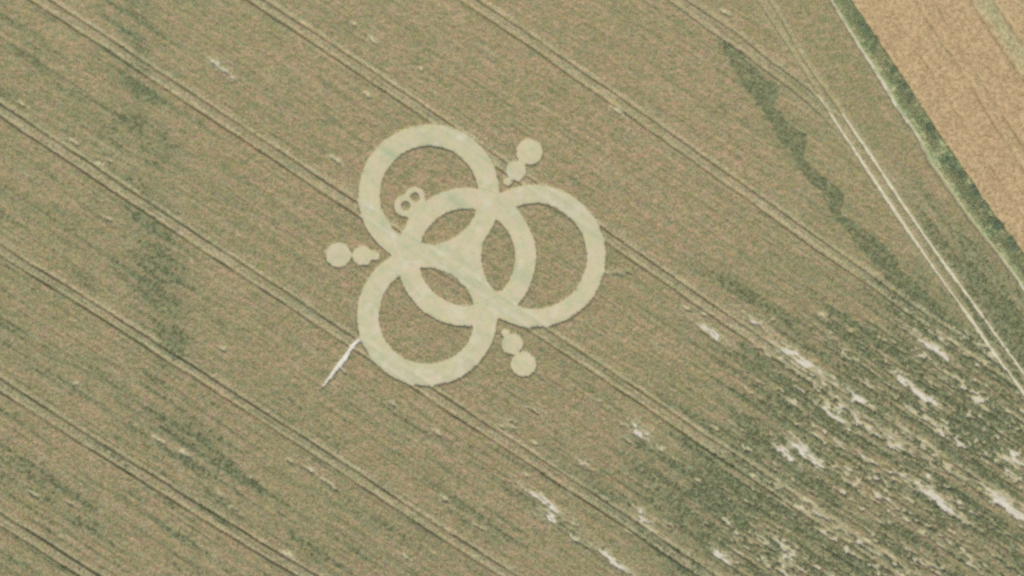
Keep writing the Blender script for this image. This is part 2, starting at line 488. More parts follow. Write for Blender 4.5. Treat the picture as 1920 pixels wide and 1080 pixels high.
FLECKS = [(145,720),(300,828),(345,850),(470,897),(415,930),(440,955),(545,865),(583,882),(613,903),(628,916),(835,936),(133,945),(60,925),(735,757),(820,812),
 (900,990),(760,1045),(420,655),(140,268),(190,310),(205,301),(40,195),(665,45),(700,75),(790,130),(402,118),(630,300),(205,412),(1360,25),(985,890),(940,800),(962,803),
 (1003,832),(1160,210),(690,180),(960,790),(1125,752),(540,1040),(1000,770),(1320,590),(1290,580),(1450,600),(1543,593),(1698,583),(1240,843),(1262,860),(1178,827),(1490,757),
 (1505,957),(1520,945),(1740,833),(1590,880),(1400,842),(1310,903),(1660,905),(1700,975),(1430,1010),(1255,985),(1180,1000),(1080,985),(1075,1010),(1380,1000),(1770,800),(1830,750)]
# green weeds in the strip of overlapping drill bouts beside the headland, saw-toothed
TEETH = [(1346,78),(1385,140),(1420,190),(1445,225),(1470,270),(1490,292),(1510,325),(1540,360),(1565,400),(1600,447),(1640,492),(1690,548),
         (1760,600),(1772,590),(1720,540),(1684,508),(1675,478),(1640,450),(1600,420),(1571,397),(1578,370),(1570,355),(1530,325),(1508,302),
         (1502,282),(1507,252),(1480,235),(1455,215),(1446,198),(1461,165),(1440,150),(1405,118),(1366,80)]
def in_poly(x, y, pts):
    inside = np.zeros(np.shape(x), bool)
    n = len(pts)
    P = [W(a, b) for a, b in pts]
    for i in range(n):
        (x0, y0), (x1, y1) = P[i], P[(i + 1) % n]
        if y0 == y1: continue
        c = ((y0 > y) != (y1 > y)) & (x < (x1 - x0) * (y - y0) / (y1 - y0) + x0)
        inside ^= c
    return inside
BLOBS = [  # x, y, half length along the rows, half width, strength (pixels)
 (60, 110, 60, 18, .45), (10, 175, 40, 25, .4), (200, 380, 60, 12, .3), (330, 640, 60, 25, .3),
 (1600, 640, 150, 60, .5), (1640, 620, 90, 40, .5), (1700, 570, 80, 40, .75), (1690, 545, 60, 25, .6), (1780, 640, 120, 50, .75), (1640, 720, 160, 60, .65),
 (1500, 720, 110, 40, .4), (1560, 770, 140, 45, .65), (1470, 810, 120, 40, .6), (1700, 800, 140, 50, .6), (1800, 740, 120, 50, .75),
 (1880, 820, 90, 50, .75), (1400, 880, 120, 40, .65), (1340, 925, 90, 50, .85), (1300, 985, 110, 45, .75), (1400, 990, 100, 40, .6), (1250, 910, 110, 40, .5),
 (1520, 890, 120, 40, .45), (1180, 950, 110, 35, .45), (1250, 1050, 120, 40, .6), (1640, 1000, 120, 50, .35), (1800, 970, 120, 45, .4), (1700, 890, 120, 45, .4),
 (1850, 900, 90, 60, .5), (1100, 830, 140, 30, .3), (1420, 560, 120, 30, .25), (1330, 520, 100, 30, .22), (1590, 1060, 110, 40, .5), (1850, 1040, 110, 40, .4),
 (1210, 840, 60, 30, .35), (1050, 990, 90, 28, .4), (900, 960, 110, 24, .25),
 (380, 840, 110, 26, .5), (330, 815, 60, 24, .4), (440, 890, 100, 20, .4), (120, 800, 120, 25, .25), (80, 870, 130, 30, .35), (590, 1030, 90, 22, .6), (540, 1050, 60, 18, .5),
 (180, 1000, 110, 20, .2), (740, 980, 100, 20, .25), (890, 855, 120, 18, .22), (100, 700, 120, 22, .3), (350, 760, 110, 22, .28), (30, 620, 90, 16, .35),
 (560, 640, 80, 20, .2), (620, 560, 80, 30, .2), (480, 440, 90, 20, .2),
]
DAMP = [(245, 10, 48, .55), (262, 70, 46, .5), (262, 130, 46, .6), (250, 215, 44, .8), (300, 270, 44, .75), (278, 345, 42, .5), (282, 405, 46, .7),
        (292, 465, 50, .85), (300, 530, 50, .85), (312, 592, 42, .65), (322, 645, 40, .4)]          # x, y, radius, strength
HEADBLOBS = [ # in the headland strip, half sizes along and across the boundary
 (1740, 430, 60, 26, .5), (1780, 470, 60, 30, .6), (1830, 520, 70, 36, .75), (1850, 590, 80, 30, .75), (1900, 620, 80, 30, .6), (1790, 600, 50, 20, .4),
 (1905, 760, 80, 22, .25), (1720, 350, 60, 18, .4), (1650, 240, 60, 14, .25), (1890, 560, 60, 30, .6), (1720, 500, 60, 14, .4), (1750, 580, 50, 16, .35)]
# extra dark drill lines between the tramlines (pixels): start, end, width m, strength
LINES = [((0,68),(270,240),.5,.8),((40,92),(100,135),1.0,.8),((150,172),(260,232),.6,.8),((0,592),(200,722),.45,.8),((90,655),(190,712),.5,.7),((200,720),(420,868),.5,.55),
 ((873,843),(973,910),.35,.7),((973,912),(1190,1072),.35,1.0),((330,410),(420,470),.5,.3),((560,190),(640,250),.5,.5),((640,745),(850,885),.7,.6),((1000,735),(1120,815),.7,.5),
 ((1040,0),(1160,80),.8,.4),((1180,75),(1270,130),.7,.5),((740,50),(1060,250),.6,.25),((700,290),(800,360),.8,.35),((130,360),(280,470),.7,.45),((420,330),(560,425),.7,.25),
 ((250,800),(330,850),.5,.5),((290,760),(420,860),.45,.5),((420,870),(640,1010),.6,.35),((560,1020),(650,1085),.6,.8),((40,860),(220,980),.7,.3),
 ((1250,560),(1420,690),.4,.4),((1420,690),(1640,850),.4,.6),((1300,640),(1560,810),.35,.4),((1560,640),(1760,790),.4,.55),((1640,700),(1900,880),.4,.6),((1380,720),(1640,890),.45,.6),
 ((1640,840),(1900,1010),.4,.5),((1200,860),(1400,1010),.4,.5),((1280,720),(1480,860),.4,.4),((1500,900),(1760,1075),.4,.4),((1700,880),(1900,1040),.4,.4),((1330,880),(1480,990),.4,.6),
 ((1130,880),(1330,1020),.4,.45),((1560,580),(1700,690),.35,.4),((1480,560),(1620,660),.4,.4),((1640,520),(1760,600),.7,.8),((1700,560),(1880,690),.4,.7),((1060,800),(1200,900),.4,.3),
 ((880,395),(940,440),.8,.5),((1400,620),(1500,690),.5,.7),((1500,690),(1620,780),.5,.7)]

rl = random.Random(23)
for q in range(-40, 60):                    # thin gaps left by the drill coulters, plainest in the poor ground at lower right
    v0 = -62.0 + q * 1.9 + rl.uniform(-0.5, 0.5)
    u0 = -70.0
    while u0 < 100.0:
        ln_ = rl.uniform(9, 34)
        cx_, cy_ = from_uv(u0 + ln_ / 2, v0)
        e_ = min(max((cx_ - 5) / 45, 0), 1) * min(max((12 - cy_) / 30, 0), 1)
        w_ = 0.20 + 0.16 * min(max(-cx_ / 60, 0), 1) + 0.12 * min(max(-cy_ / 40, 0), 1)
        if rl.random() < 0.22 + 0.5 * e_ and abs(cx_) < 96 and abs(cy_) < 58:
            a0, b0 = from_uv(u0, v0); a1, b1 = from_uv(u0 + ln_, v0 - 0.012 * ln_)
            LINES.append(((a0 * S + 960, 540 - b0 * S), (a1 * S + 960, 540 - b1 * S), rl.uniform(0.26, 0.44), (w_ + 0.75 * e_) * rl.uniform(0.5, 1.1)))
        u0 += ln_ + rl.uniform(2, 14)

def crop_state(x, y):
    """standing height and tone (green, bleached, pink) of the wheat at x, y"""
    n = len(x)
    u, v = to_uv(x, y)
    px, py = x * S + 960.0, 540.0 - y * S
    hx = YT[2][0](y)                                             # left headland rut
    head = sstep(-2.0, 2.5, (x - hx) * LEAN)                     # 1 in the headland strip
    # rows: the grain of the crop follows the drill, or the boundary in the headland
    al = (x * 0.55 - y * 0.835); ac = (x * 0.835 + y * 0.55)
    row_a = fbm(u * 0.10, v * 1.1, 3, 3) * (1 - head) + fbm(al * 0.16, ac * 1.0, 4, 3) * head
    row_b = fbm(u * 0.28, v * 3.0, 5, 2) * (1 - head) + fbm(al * 0.3, ac * 2.4, 6, 2) * head
    big = fbm(x * 0.035 + 4, y * 0.035, 11, 3)
    mid = fbm(x * 0.30, y * 0.30, 12, 3)
    fine = fbm(x * 1.3, y * 1.3, 13, 2)
    # ---- greenness
    g = np.zeros(n)
    for bx, by, L, Wd, s in BLOBS:
        X, Y = W(bx, by); U, V = to_uv(X, Y)
        q = ((u - U) / (L / S)) ** 2 + ((v - V) / (Wd / S)) ** 2
        m = q < 4
        g[m] = 1 - (1 - g[m]) * (1 - s * 0.8 * np.exp(-q[m] * 1.1))
    for bx, by, R0, s in DAMP:
        X, Y = W(bx, by); q = ((x - X) ** 2 + (y - Y) ** 2) / (R0 / S) ** 2
        m = q < 4
        g[m] = 1 - (1 - g[m]) * (1 - s * 0.85 * np.exp(-q[m] * 1.1))
    for bx, by, L, Wd, s in HEADBLOBS:
        X, Y = W(bx, by); A = X * 0.55 - Y * 0.835; B = X * 0.835 + Y * 0.55
        q = ((al - A) / (L / S)) ** 2 + ((ac - B) / (Wd / S)) ** 2
        m = q < 4
        g[m] = 1 - (1 - g[m]) * (1 - s * 0.95 * np.exp(-q[m] * 0.8))
    g = g * (0.35 + 0.3 * head + (1.3 - 0.4 * head) * sstep(0.25, 0.75, 0.55 * row_a + 0.25 * row_b + 0.20 * fine))
    east = sstep(0.15, 0.8, sstep(15, 60, x) * sstep(6, -22, y) * 1.1)
    g = g + 0.42 * east * sstep(0.42, 0.66, row_a) + 0.36 * east * sstep(0.48, 0.7, row_b)
    west = sstep(0, -60, x)
    g = g + (0.06 + 0.16 * west + 0.20 * sstep(0, -40, y)) * sstep(0.50, 0.74, 0.7 * row_a + 0.3 * row_b)
    # drill lines
    dip = np.zeros(n)
    for (a, b), (c, d), wd, s in LINES:
        x0, y0 = W(a, b); x1, y1 = W(c, d)
        u0, v0 = to_uv(x0, y0); u1, v1 = to_uv(x1, y1)
        m = (u > u0 - 2) & (u < u1 + 2) & (np.abs(v - 0.5 * (v0 + v1)) < 1.6 + 0.5 * abs(v1 - v0))
        if not m.any(): continue
        um = u[m]
        vl = v0 + (um - u0) * (v1 - v0) / (u1 - u0) + 0.5 * (vnoise(um * 0.12, um * 0, 41) - 0.5)
        e = sstep(u0 - 2, u0 + 2, um) * sstep(u1 + 2, u1 - 2, um) * (0.35 + 0.9 * vnoise(um * 0.30, um * 0 + v0, 43))
        k = s * e * np.exp(-((v[m] - vl) / (wd * 0.55)) ** 2)
        dip[m] = np.maximum(dip[m], k)
    g = g + 0.55 * dip
    # saw-toothed strip
    tm = (px > 1320) & (px < 1800) & (py > 50) & (py < 640)
    if tm.any():
        jx = x[tm] + 1.1 * (fbm(x[tm] * 0.9, y[tm] * 0.9, 51, 2) - 0.5) + 0.5 * (fine[tm] - 0.5)
        jy = y[tm] + 1.1 * (fbm(x[tm] * 0.9, y[tm] * 0.9, 52, 2) - 0.5) + 0.5 * (fine[tm] - 0.5)
        k = in_poly(jx, jy, TEETH) | in_poly(jx - 0.5, jy, TEETH) | in_poly(jx + 0.35, jy, TEETH)
        gt = g[tm]; gt[k] = np.maximum(gt[k], 0.68 + 0.42 * mid[tm][k]); g[tm] = gt
    # ---- height
    h = 0.52 + 0.14 * (row_b - 0.5) + 0.12 * (row_a - 0.5) + 0.08 * (fine - 0.5)
    h = h - (0.16 + 0.16 * east) * dip - 0.04 * g - 0.10 * east * sstep(0.5, 0.75, row_b)
    row_c = fbm(u * 0.09, v * 2.1, 15, 2) * (1 - head) + 0.5 * head
    g = g + 0.01 + 0.32 * (1 - head) * sstep(0.52, 0.80, row_a) * (0.5 + big) + 0.14 * sstep(0.5, 0.8, mid) + (0.16 + 0.16 * west + 0.22 * sstep(5, -40, y)) * sstep(0.55, 0.85, row_c)
    h = h - 0.10 * sstep(0.55, 0.85, row_c) * (0.5 + 0.5 * sstep(15, -30, y))
    pale = (0.10 * sstep(0.55, 0.75, mid) + 0.16 * sstep(0.42, 0.15, row_c)) * (1 - np.clip(g, 0, 1))
    # ---- wheel marks
    bet = np.zeros(n); tr = np.ones(n)
    for ti, (f, s) in enumerate(TRAMS):
        c = f(u)
        c = c + 0.26 * (fbm(u * 0.10, u * 0 + ti, 61, 2) - 0.5)
        near = np.abs(v - c) < 2.2
        if not near.any(): continue
        vn, un, cn = v[near], u[near], c[near]
        live = sstep(0.5, -0.5, x[near] - hx[near]) if ti == 0 else sstep(0.0, -1.0, x[near] - hx[near])
        for sg in (-1, 1):
            d = np.abs(vn - (cn + sg * s))
            hw = TRAM_HALF * (0.45 + 0.9 * fbm(un * 0.25, un * 0 + 5 * ti + sg, 63, 2))
            deep = 0.55 + 0.45 * sstep(0.28, 0.66, fbm(un * 0.18, un * 0 + 3 * ti - sg, 67, 2))
            tr[near] *= 1 - live * deep * (1 - sstep(hw - 0.10, hw + 0.20, d))
            # sunlight on the far wall of each mark, painted in as a paler strip
            edge = np.exp(-((vn - (cn + sg * s) - 0.42) / 0.28) ** 2)
            bet[near] = np.maximum(bet[near], live * edge * (0.25 + 0.5 * vnoise(un * 0.35, un * 0 + sg + ti * 7, 64)))
        mids = np.exp(-((vn - cn) / 0.75) ** 4)
        bet[near] = np.maximum(bet[near], live * mids * (0.14 + 0.3 * vnoise(un * 0.22, un * 0 + ti, 65)))
    for k, (f, yy) in enumerate(YT):
        d = y_dist(f, x, y)
        near = d < 1.5
        if not near.any(): continue
        dn, yn = d[near], y[near]
        if k < 2:
            hw = 0.20 * np.ones(len(yn)); live = swing_window(yn, yy)
            if k == 1: live = live * 1.0
        else:
            hw = head_half(yn) * (0.75 + 0.5 * vnoise(yn * 0.4, yn * 0 + k, 66)); live = np.ones(len(yn))
            live = 0.80 + 0.20 * sstep(33, 28, yn)
        tr[near] *= 1 - live * (1 - sstep(hw - 0.06, hw + 0.16, dn))
        bet[near] = np.maximum(bet[near], (0.34 if k < 2 else 0.55) * np.exp(-((dn - 0.40) / 0.34) ** 2) * (0.6 + 0.6 * vnoise(yn * 0.5, yn * 0 + k, 68)))
    # ---- trampled turning marks where the swing meets the headland
    tx, ty = W(1487, 112)
    q = np.hypot((x - tx) / 3.4, (y - ty) / 2.4)
    m = q < 1.6
    if m.any():
        w_ = sstep(1.4, 0.3, q[m]) * sstep(0.45, 0.70, fbm(x[m] * 0.5 + y[m] * .3, y[m] * 1.3 - x[m] * .4, 71, 3))
        h[m] -= 0.14 * w_; pale[m] += 0.3 * w_
    # ---- bare chalk
    hole = np.zeros(n)
    for i, sdat in enumerate(STREAKS):
        X, Y = W(sdat[0], sdat[1])
        m = (np.abs(x - X) < 8) & (np.abs(y - Y) < 8)
        if not m.any(): continue
        rho = streak_rho(x[m], y[m], i) + 2.9 * (fbm(u[m] * 1.1, v[m] * 3.4, 81 + i, 3) - 0.5)
        hole[m] = np.maximum(hole[m], sstep(0.98, 0.30, rho))
        near = sstep(2.6, 0.9, rho)
        h[m] -= 0.22 * near; pale[m] += 0.38 * near
    for i, (a, b) in enumerate(FLECKS):
        X, Y = W(a, b); U, V = to_uv(X, Y)
        m = (np.abs(u - U) < 3) & (np.abs(v - V) < 2)
        if not m.any(): continue
        L_ = 0.55 + 0.75 * float(hash2(np.array(i), np.array(3), 5)); q_ = 0.26 + 0.22 * float(hash2(np.array(i), np.array(4), 5))
        rho = np.hypot((u[m] - U) / L_, (v[m] - V) / q_) + 1.2 * (fbm(x[m] * 1.6, y[m] * 1.6, 83, 2) - 0.5)
        k = sstep(1.2, 0.4, rho)
        hole[m] = np.maximum(hole[m], 0.95 * k); pale[m] += 0.65 * sstep(1.7, 0.6, rho)
    dens = east * (0.5 + 0.6 * big) + 0.10 * sstep(0, -38, y) + 0.05 * west
    sc = 0.60 * fbm(u * 0.85, v * 3.0, 91, 2) + 0.40 * fbm(u * 0.045, v * 1.3, 92, 2)
    k = sstep(0.68 - 0.135 * dens, 0.77 - 0.135 * dens, sc) * (1 - head)
    hole = np.maximum(hole, np.clip(k * sstep(0.10, 0.35, dens) * (0.45 + 0.9 * fine), 0, 1))
    pale += 0.62 * sstep(0.62 - 0.11 * dens, 0.76 - 0.12 * dens, sc) * (1 - head) * np.clip(dens * 1.5 + 0.12, 0, 1)
    h = h * (1 - hole)
    pale = pale + bet * 0.62
    g = np.clip(g, 0, 1.0) * (1 - 0.75 * np.clip(pale, 0, 1))
    h = h * tr
    # ---- formation and field edge
    fs = formation_sdf(x, y)
    h = h * sstep(-0.03, 0.10, fs)
    ed = (path_x(y) - x) * LEAN + 0.35 * (fbm(al * 0.7, ac * 0.7, 95, 2) - 0.5)
    h = h * sstep(0.24, 0.48, ed)
    # untidy, paler last metre before the path
    fcx, fcy = W(880, 420)
    nearf = np.exp(-((x - fcx) ** 2 + (y - fcy) ** 2) / 38.0 ** 2)
    tone_g = g * (1 - 0.45 * nearf)
    warm = np.clip(0.10 + 0.5 * nearf + 0.75 * sstep(0.36, 0.66, big) * (1 - 0.3 * west) + 0.9 * (mid - 0.5) + 0.7 * sstep(0.52, 0.3, row_a), 0, 1)
    h = np.where(h < 0.02, -0.06, h)
    return h, np.stack([tone_g, np.clip(pale, 0, 0.95), warm], 1)

# ------------------------------------------------------------------ ground
R_ = 2600.0
ground = np_mesh('ground', [(-R_, -R_, 0), (R_, -R_, 0), (R_, R_, 0), (-R_, R_, 0)], np.array([[0, 1, 2, 3]]), M_GROUND)
tag(ground, kind='structure')

# ------------------------------------------------------------------ wheat
def rot_grid(du, dv, keep):
    """grid of points in drill-row axes; quads whose centre passes keep(x, y)"""
    ext = 175.0
    us = np.arange(-ext, ext, du); vs_ = np.arange(-ext, ext, dv)
    cu, cv = np.meshgrid(us[:-1] + du / 2, vs_[:-1] + dv / 2, indexing='ij')
    cx, cy = from_uv(cu, cv)
    ok = keep(cx, cy)
    ii, jj = np.nonzero(ok)
    nv = len(vs_)
    F = np.stack([ii * nv + jj, (ii + 1) * nv + jj, (ii + 1) * nv + jj + 1, ii * nv + jj + 1], 1)
    used, inv = np.unique(F.ravel(), return_inverse=True)
    u = us[used // nv]; v = vs_[used % nv]
    x, y = from_uv(u, v)
    return x, y, inv.reshape(-1, 4)
MX, MY = FW / 2 + 9, FH / 2 + 9
OX, OY = FW / 2 + 45, FH / 2 + 45
def fine_keep(x, y):   return (np.abs(x) < MX) & (np.abs(y) < MY) & (x < path_x(y) + 0.2)
def outer_keep(x, y):  return (np.abs(x) < OX) & (np.abs(y) < OY) & (x < path_x(y) + 0.2) & ~((np.abs(x) < MX - 0.6) & (np.abs(y) < MY - 0.6))
parts = []
for du, dv, kp, drop in ((0.22, 0.14, fine_keep, 0.0), (0.60, 0.30, outer_keep, 0.05)):
    x, y, F = rot_grid(du, dv, kp)
    h, tone = crop_state(x, y)
    jit = (hash2(np.round(x * 50), np.round(y * 50), 5) - 0.5) * 0.05
    z = np.where(h > 0.1, np.maximum(h + jit * np.clip(h * 2, 0, 1) - drop, 0.03), h)
    F = F[(z[F] > 0).any(axis=1)]
    parts.append((np.stack([x, y, z], 1), F, tone))
# plain continuation of the field out to a few hundred metres
gx = np.arange(-420, 421, 6.0)
X0, Y0 = np.meshgrid(gx, gx, indexing='ij'); nx = len(gx)
ii, jj = np.meshgrid(np.arange(nx - 1), np.arange(nx - 1), indexing='ij')
cx, cy = X0[:-1, :-1] + 3, Y0[:-1, :-1] + 3
ok = (cx < path_x(cy) - 3) & ~((np.abs(cx) < OX - 4) & (np.abs(cy) < OY - 4))
ii, jj = ii[ok], jj[ok]
F = np.stack([ii * nx + jj, (ii + 1) * nx + jj, (ii + 1) * nx + jj + 1, ii * nx + jj + 1], 1)
xf, yf = X0.ravel(), Y0.ravel()
tn = np.stack([0.25 * fbm(xf * .03, yf * .03, 3), 0 * xf, fbm(xf * .02, yf * .02, 9)], 1)
parts.append((np.stack([xf, yf, 0.5 + 0 * xf], 1), F, tn))
Vs, Fs, Ts, off = [], [], [], 0
for V, F, T in parts:
    Vs.append(V); Fs.append(F + off); Ts.append(T); off += len(V)
wheat = np_mesh('wheat_field', np.concatenate(Vs), np.concatenate(Fs), M_CANOPY, attrs={'tone': np.concatenate(Ts)})
tag(wheat, 'standing tan and olive wheat filling the field around the crop formation', 'wheat', kind='stuff')

def tuft_mesh(name, mat, blades, height, spread, width, seed, droop=0.25):
    rnd = random.Random(seed)
    V, F = [], []
    for i in range(blades):
        a = rnd.uniform(0, 2 * math.pi); r0 = rnd.uniform(0, 0.35) * spread; r1 = r0 + rnd.uniform(0.3, 1.0) * spread
        hh = height * rnd.uniform(0.7, 1.05); w = width * rnd.uniform(0.7, 1.2)
        ca, sa = math.cos(a), math.sin(a)
        p0 = (r0 * ca, r0 * sa, 0); p1 = (0.5 * (r0 + r1) * ca, 0.5 * (r0 + r1) * sa, hh)
        p2 = (r1 * ca, r1 * sa, hh * (1 - droop * rnd.uniform(0.3, 1.3)))
        b = len(V)
        for p, k in ((p0, 0.5), (p1, 1.0), (p2, 0.35)):
            V += [(p[0] - sa * w * k, p[1] + ca * w * k, p[2]), (p[0] + sa * w * k, p[1] - ca * w * k, p[2])]
        F += [(b, b + 1, b + 3, b + 2), (b + 2, b + 3, b + 5, b + 4)]
    me = bpy.data.meshes.new(name)
    me.from_pydata(V, [], F)
    me.materials.append(mat)
    return bpy.data.objects.new(name, me)           # only a source shape for the scatter
def scatter(name, pts, rot, scl, tone, srcs, parent):
    """points carrying rotation, scale and tone, each standing for one tuft"""
    me = bpy.data.meshes.new(name)
    me.vertices.add(len(pts)); me.vertices.foreach_set('co', np.ascontiguousarray(pts, np.float32).ravel())
    a = me.attributes.new('spin', 'FLOAT_VECTOR', 'POINT'); a.data.foreach_set('vector', np.ascontiguousarray(rot, np.float32).ravel())
    a = me.attributes.new('size', 'FLOAT_VECTOR', 'POINT'); a.data.foreach_set('vector', np.ascontiguousarray(scl, np.float32).ravel())
    c = np.ones((len(pts), 4), np.float32); c[:, :3] = tone
    a = me.attributes.new('tone', 'FLOAT_COLOR', 'POINT'); a.data.foreach_set('color', c.ravel())
    a = me.attributes.new('pick', 'INT', 'POINT'); a.data.foreach_set('value', np.arange(len(pts), dtype=np.int32) % len(srcs))
    o = bpy.data.objects.new(name, me); col.objects.link(o); o.parent = parent
    o['kind'] = 'stuff'
    ng = bpy.data.node_groups.new(name + '_scatter', 'GeometryNodeTree')
    ng.interface.new_socket('Geometry', in_out='INPUT', socket_type='NodeSocketGeometry')
    ng.interface.new_socket('Geometry', in_out='OUTPUT', socket_type='NodeSocketGeometry')
    N = ng.nodes; L = ng.links
    gi, go = N.new('NodeGroupInput'), N.new('NodeGroupOutput')
    m2p = N.new('GeometryNodeMeshToPoints'); L.new(gi.outputs[0], m2p.inputs[0])
    g2i = N.new('GeometryNodeGeometryToInstance')
    for s_ in reversed(srcs):
        oi = N.new('GeometryNodeObjectInfo'); oi.inputs['Object'].default_value = s_
        L.new(oi.outputs['Geometry'], g2i.inputs[0])
    iop = N.new('GeometryNodeInstanceOnPoints')
    L.new(m2p.outputs[0], iop.inputs['Points']); L.new(g2i.outputs[0], iop.inputs['Instance'])
    iop.inputs['Pick Instance'].default_value = True
    for nm, ty, so in (('spin', 'FLOAT_VECTOR', 'Rotation'), ('size', 'FLOAT_VECTOR', 'Scale'), ('pick', 'INT', 'Instance Index')):
        na = N.new('GeometryNodeInputNamedAttribute'); na.data_type = ty; na.inputs[0].default_value = nm
        L.new(na.outputs[0], iop.inputs[so])
    L.new(iop.outputs[0], go.inputs[0])
    md = o.modifiers.new('scatter', 'NODES'); md.node_group = ng
    return o
def jitter_points(du, dv, keep, seed):
    ext = 120.0
    us = np.arange(-ext, ext, du); vs_ = np.arange(-ext, ext, dv)
    u, v = (q.ravel() for q in np.meshgrid(us, vs_, indexing='ij'))
    rg = np.random.default_rng(seed)
    u = u + rg.uniform(-0.5, 0.5, len(u)) * du; v = v + rg.uniform(-0.5, 0.5, len(v)) * dv
    x, y = from_uv(u, v)
    k = keep(x, y)
    return x[k], y[k], rg
x, y, rg = jitter_points(0.34, 0.27, fine_keep, 3)
h, tone = crop_state(x, y)
k = h > 0.24
x, y, h, tone = x[k], y[k], h[k], tone[k]
n = len(x)
tone = np.clip(tone + np.stack([rg.normal(0, .09, n), rg.normal(0, .05, n), rg.normal(0, .15, n)], 1), 0, 1)
weed = tone[:, 0] > 0.62
EARS = [tuft_mesh('ear_tuft', M_EARS, 9, 0.25, 0.25, 0.024, s) for s in (1, 2, 3)]
def scatter_set(name, k, srcs, parent, zoff, smin, smax):
    m = int(k.sum())
    rot = np.stack([rg.normal(0, .12, m), rg.normal(0, .12, m), rg.uniform(0, 6.283, m)], 1)
    s_ = rg.uniform(smin, smax, m)
    return scatter(name, np.stack([x[k], y[k], h[k] + zoff], 1), rot, np.stack([s_, s_, s_ * rg.uniform(.8, 1.15, m)], 1), tone[k], srcs, parent)
scatter_set('wheat_ears', ~weed, EARS, wheat, -0.14, 0.85, 1.15)
WEEDS = [tuft_mesh('weed_tuft', M_WEED, 9, 0.36, 0.30, 0.05, s, 0.45) for s in (11, 12)]
wd = scatter_set('green_weeds', weed, WEEDS, None, -0.22, 0.7, 1.25)
tag(wd, 'dark green weeds choking the wheat in saw-toothed strip and lower right patches', 'weeds', kind='stuff')

# ------------------------------------------------------------------ ribbons: wheel marks, ruts, path
def ribbon(name, cx, cy, half, z, mat, parent=None, seed=0, tone=None):
    cx = np.asarray(cx); cy = np.asarray(cy)
    tx = np.gradient(cx); ty = np.gradient(cy); ln = np.hypot(tx, ty); tx /= ln; ty /= ln
    half = np.broadcast_to(half, cx.shape)
    V = []
    prof = ((-1, 0.02), (-0.55, 0.0), (0, 0.016), (0.55, 0.0), (1, 0.02))
    for o_, dz in prof:
        w = half * o_ * (1 + 0.25 * (vnoise(cx * 1.1, cy * 1.1, seed) - 0.5))
        V.append(np.stack([cx - ty * w, cy + tx * w, z + dz + 0.014 * vnoise(cx * 3 + o_, cy * 3, seed + 1)], 1))
    n = len(cx); V = np.concatenate(V)
    i = np.arange(n - 1)
    F = np.concatenate([np.stack([k * n + i, k * n + i + 1, (k + 1) * n + i + 1, (k + 1) * n + i], 1)[:, ::-1] for k in range(len(prof) - 1)])
    return np_mesh(name, V, F, mat, parent, attrs=None if tone is None else {'tone': np.tile(tone, (len(prof), 1))})
TRAM_LABELS = [
 'tramline of two wheel marks passing above the formation and ending at the headland ruts',
 'tramline of two wheel marks crossing the right side of the east ring',
 'tramline of two wheel marks running through the middle of the formation',
 'tramline of two wheel marks crossing the south ring beside the white trodden path',
 'tramline of two wheel marks passing below the formation, leaving at bottom centre',
 'tramline of two wheel marks in the lower left, second from the bottom left corner',
 'short tramline of two wheel marks cutting the bottom left corner']
for ti, (f, s) in enumerate(TRAMS):
    u = np.arange(-135, 135, 0.8)
    c = f(u) + 0.26 * (fbm(u * 0.10, u * 0 + ti, 61, 2) - 0.5)
    bx, by = from_uv(u, c)
    ok = (np.abs(bx) < OX) & (np.abs(by) < OY) & (bx < YT[2][0](by) - 0.35)
    u, c = u[ok], c[ok]
    x0, y0 = from_uv(u[len(u) // 2], c[len(u) // 2])
    t = tag(empty('tramline'), TRAM_LABELS[ti], 'tramline', 'tramlines through the wheat')
    for sg in (-1, 1):
        wx, wy = from_uv(u, c + sg * s)
        ribbon('wheel_track', wx, wy, 0.34, 0.006, M_TRACK, t, 7 * ti + sg + 3)
t = tag(empty('tramline'), 'curved tramline swinging down from the top edge into the headland ruts', 'tramline', 'tramlines through the wheat')
for k in (0, 1):
    f, yy = YT[k]
    ys = np.arange(yy[0], yy[-1] + 30, 0.6)
    ribbon('wheel_track', f(ys), ys, 0.34, 0.006, M_TRACK, t, 60 + k)
t = tag(empty('headland_track'), 'headland track of two pale chalk wheel ruts beside the verge at right', 'track')
for k in (2, 3):
    f, yy = YT[k]
    ys = np.arange(-OY, OY, 0.6)
    ribbon('wheel_rut', f(ys), ys, 0.48, 0.010, M_RUT, t, 70 + k)

ys = np.arange(-OY, OY, 0.5)
wpx = 0.24 + 0.16 * vnoise(ys * 0.25, ys * 0, 97)
ypx = 540.0 - ys * S
bare = np.interp(ypx, [-400, 0, 40, 70, 100, 160, 200, 212, 225, 250, 265, 300, 470, 500, 540, 700], [.5, .6, .6, 1, 1, 1, 1, .4, .9, 1, .4, .12, .12, .8, .9, .4])
pth = ribbon('path', path_x(ys), ys, wpx + 0.42, 0.012, M_PATH, None, 80, np.stack([bare, bare, bare], 1))
tag(pth, kind='structure')

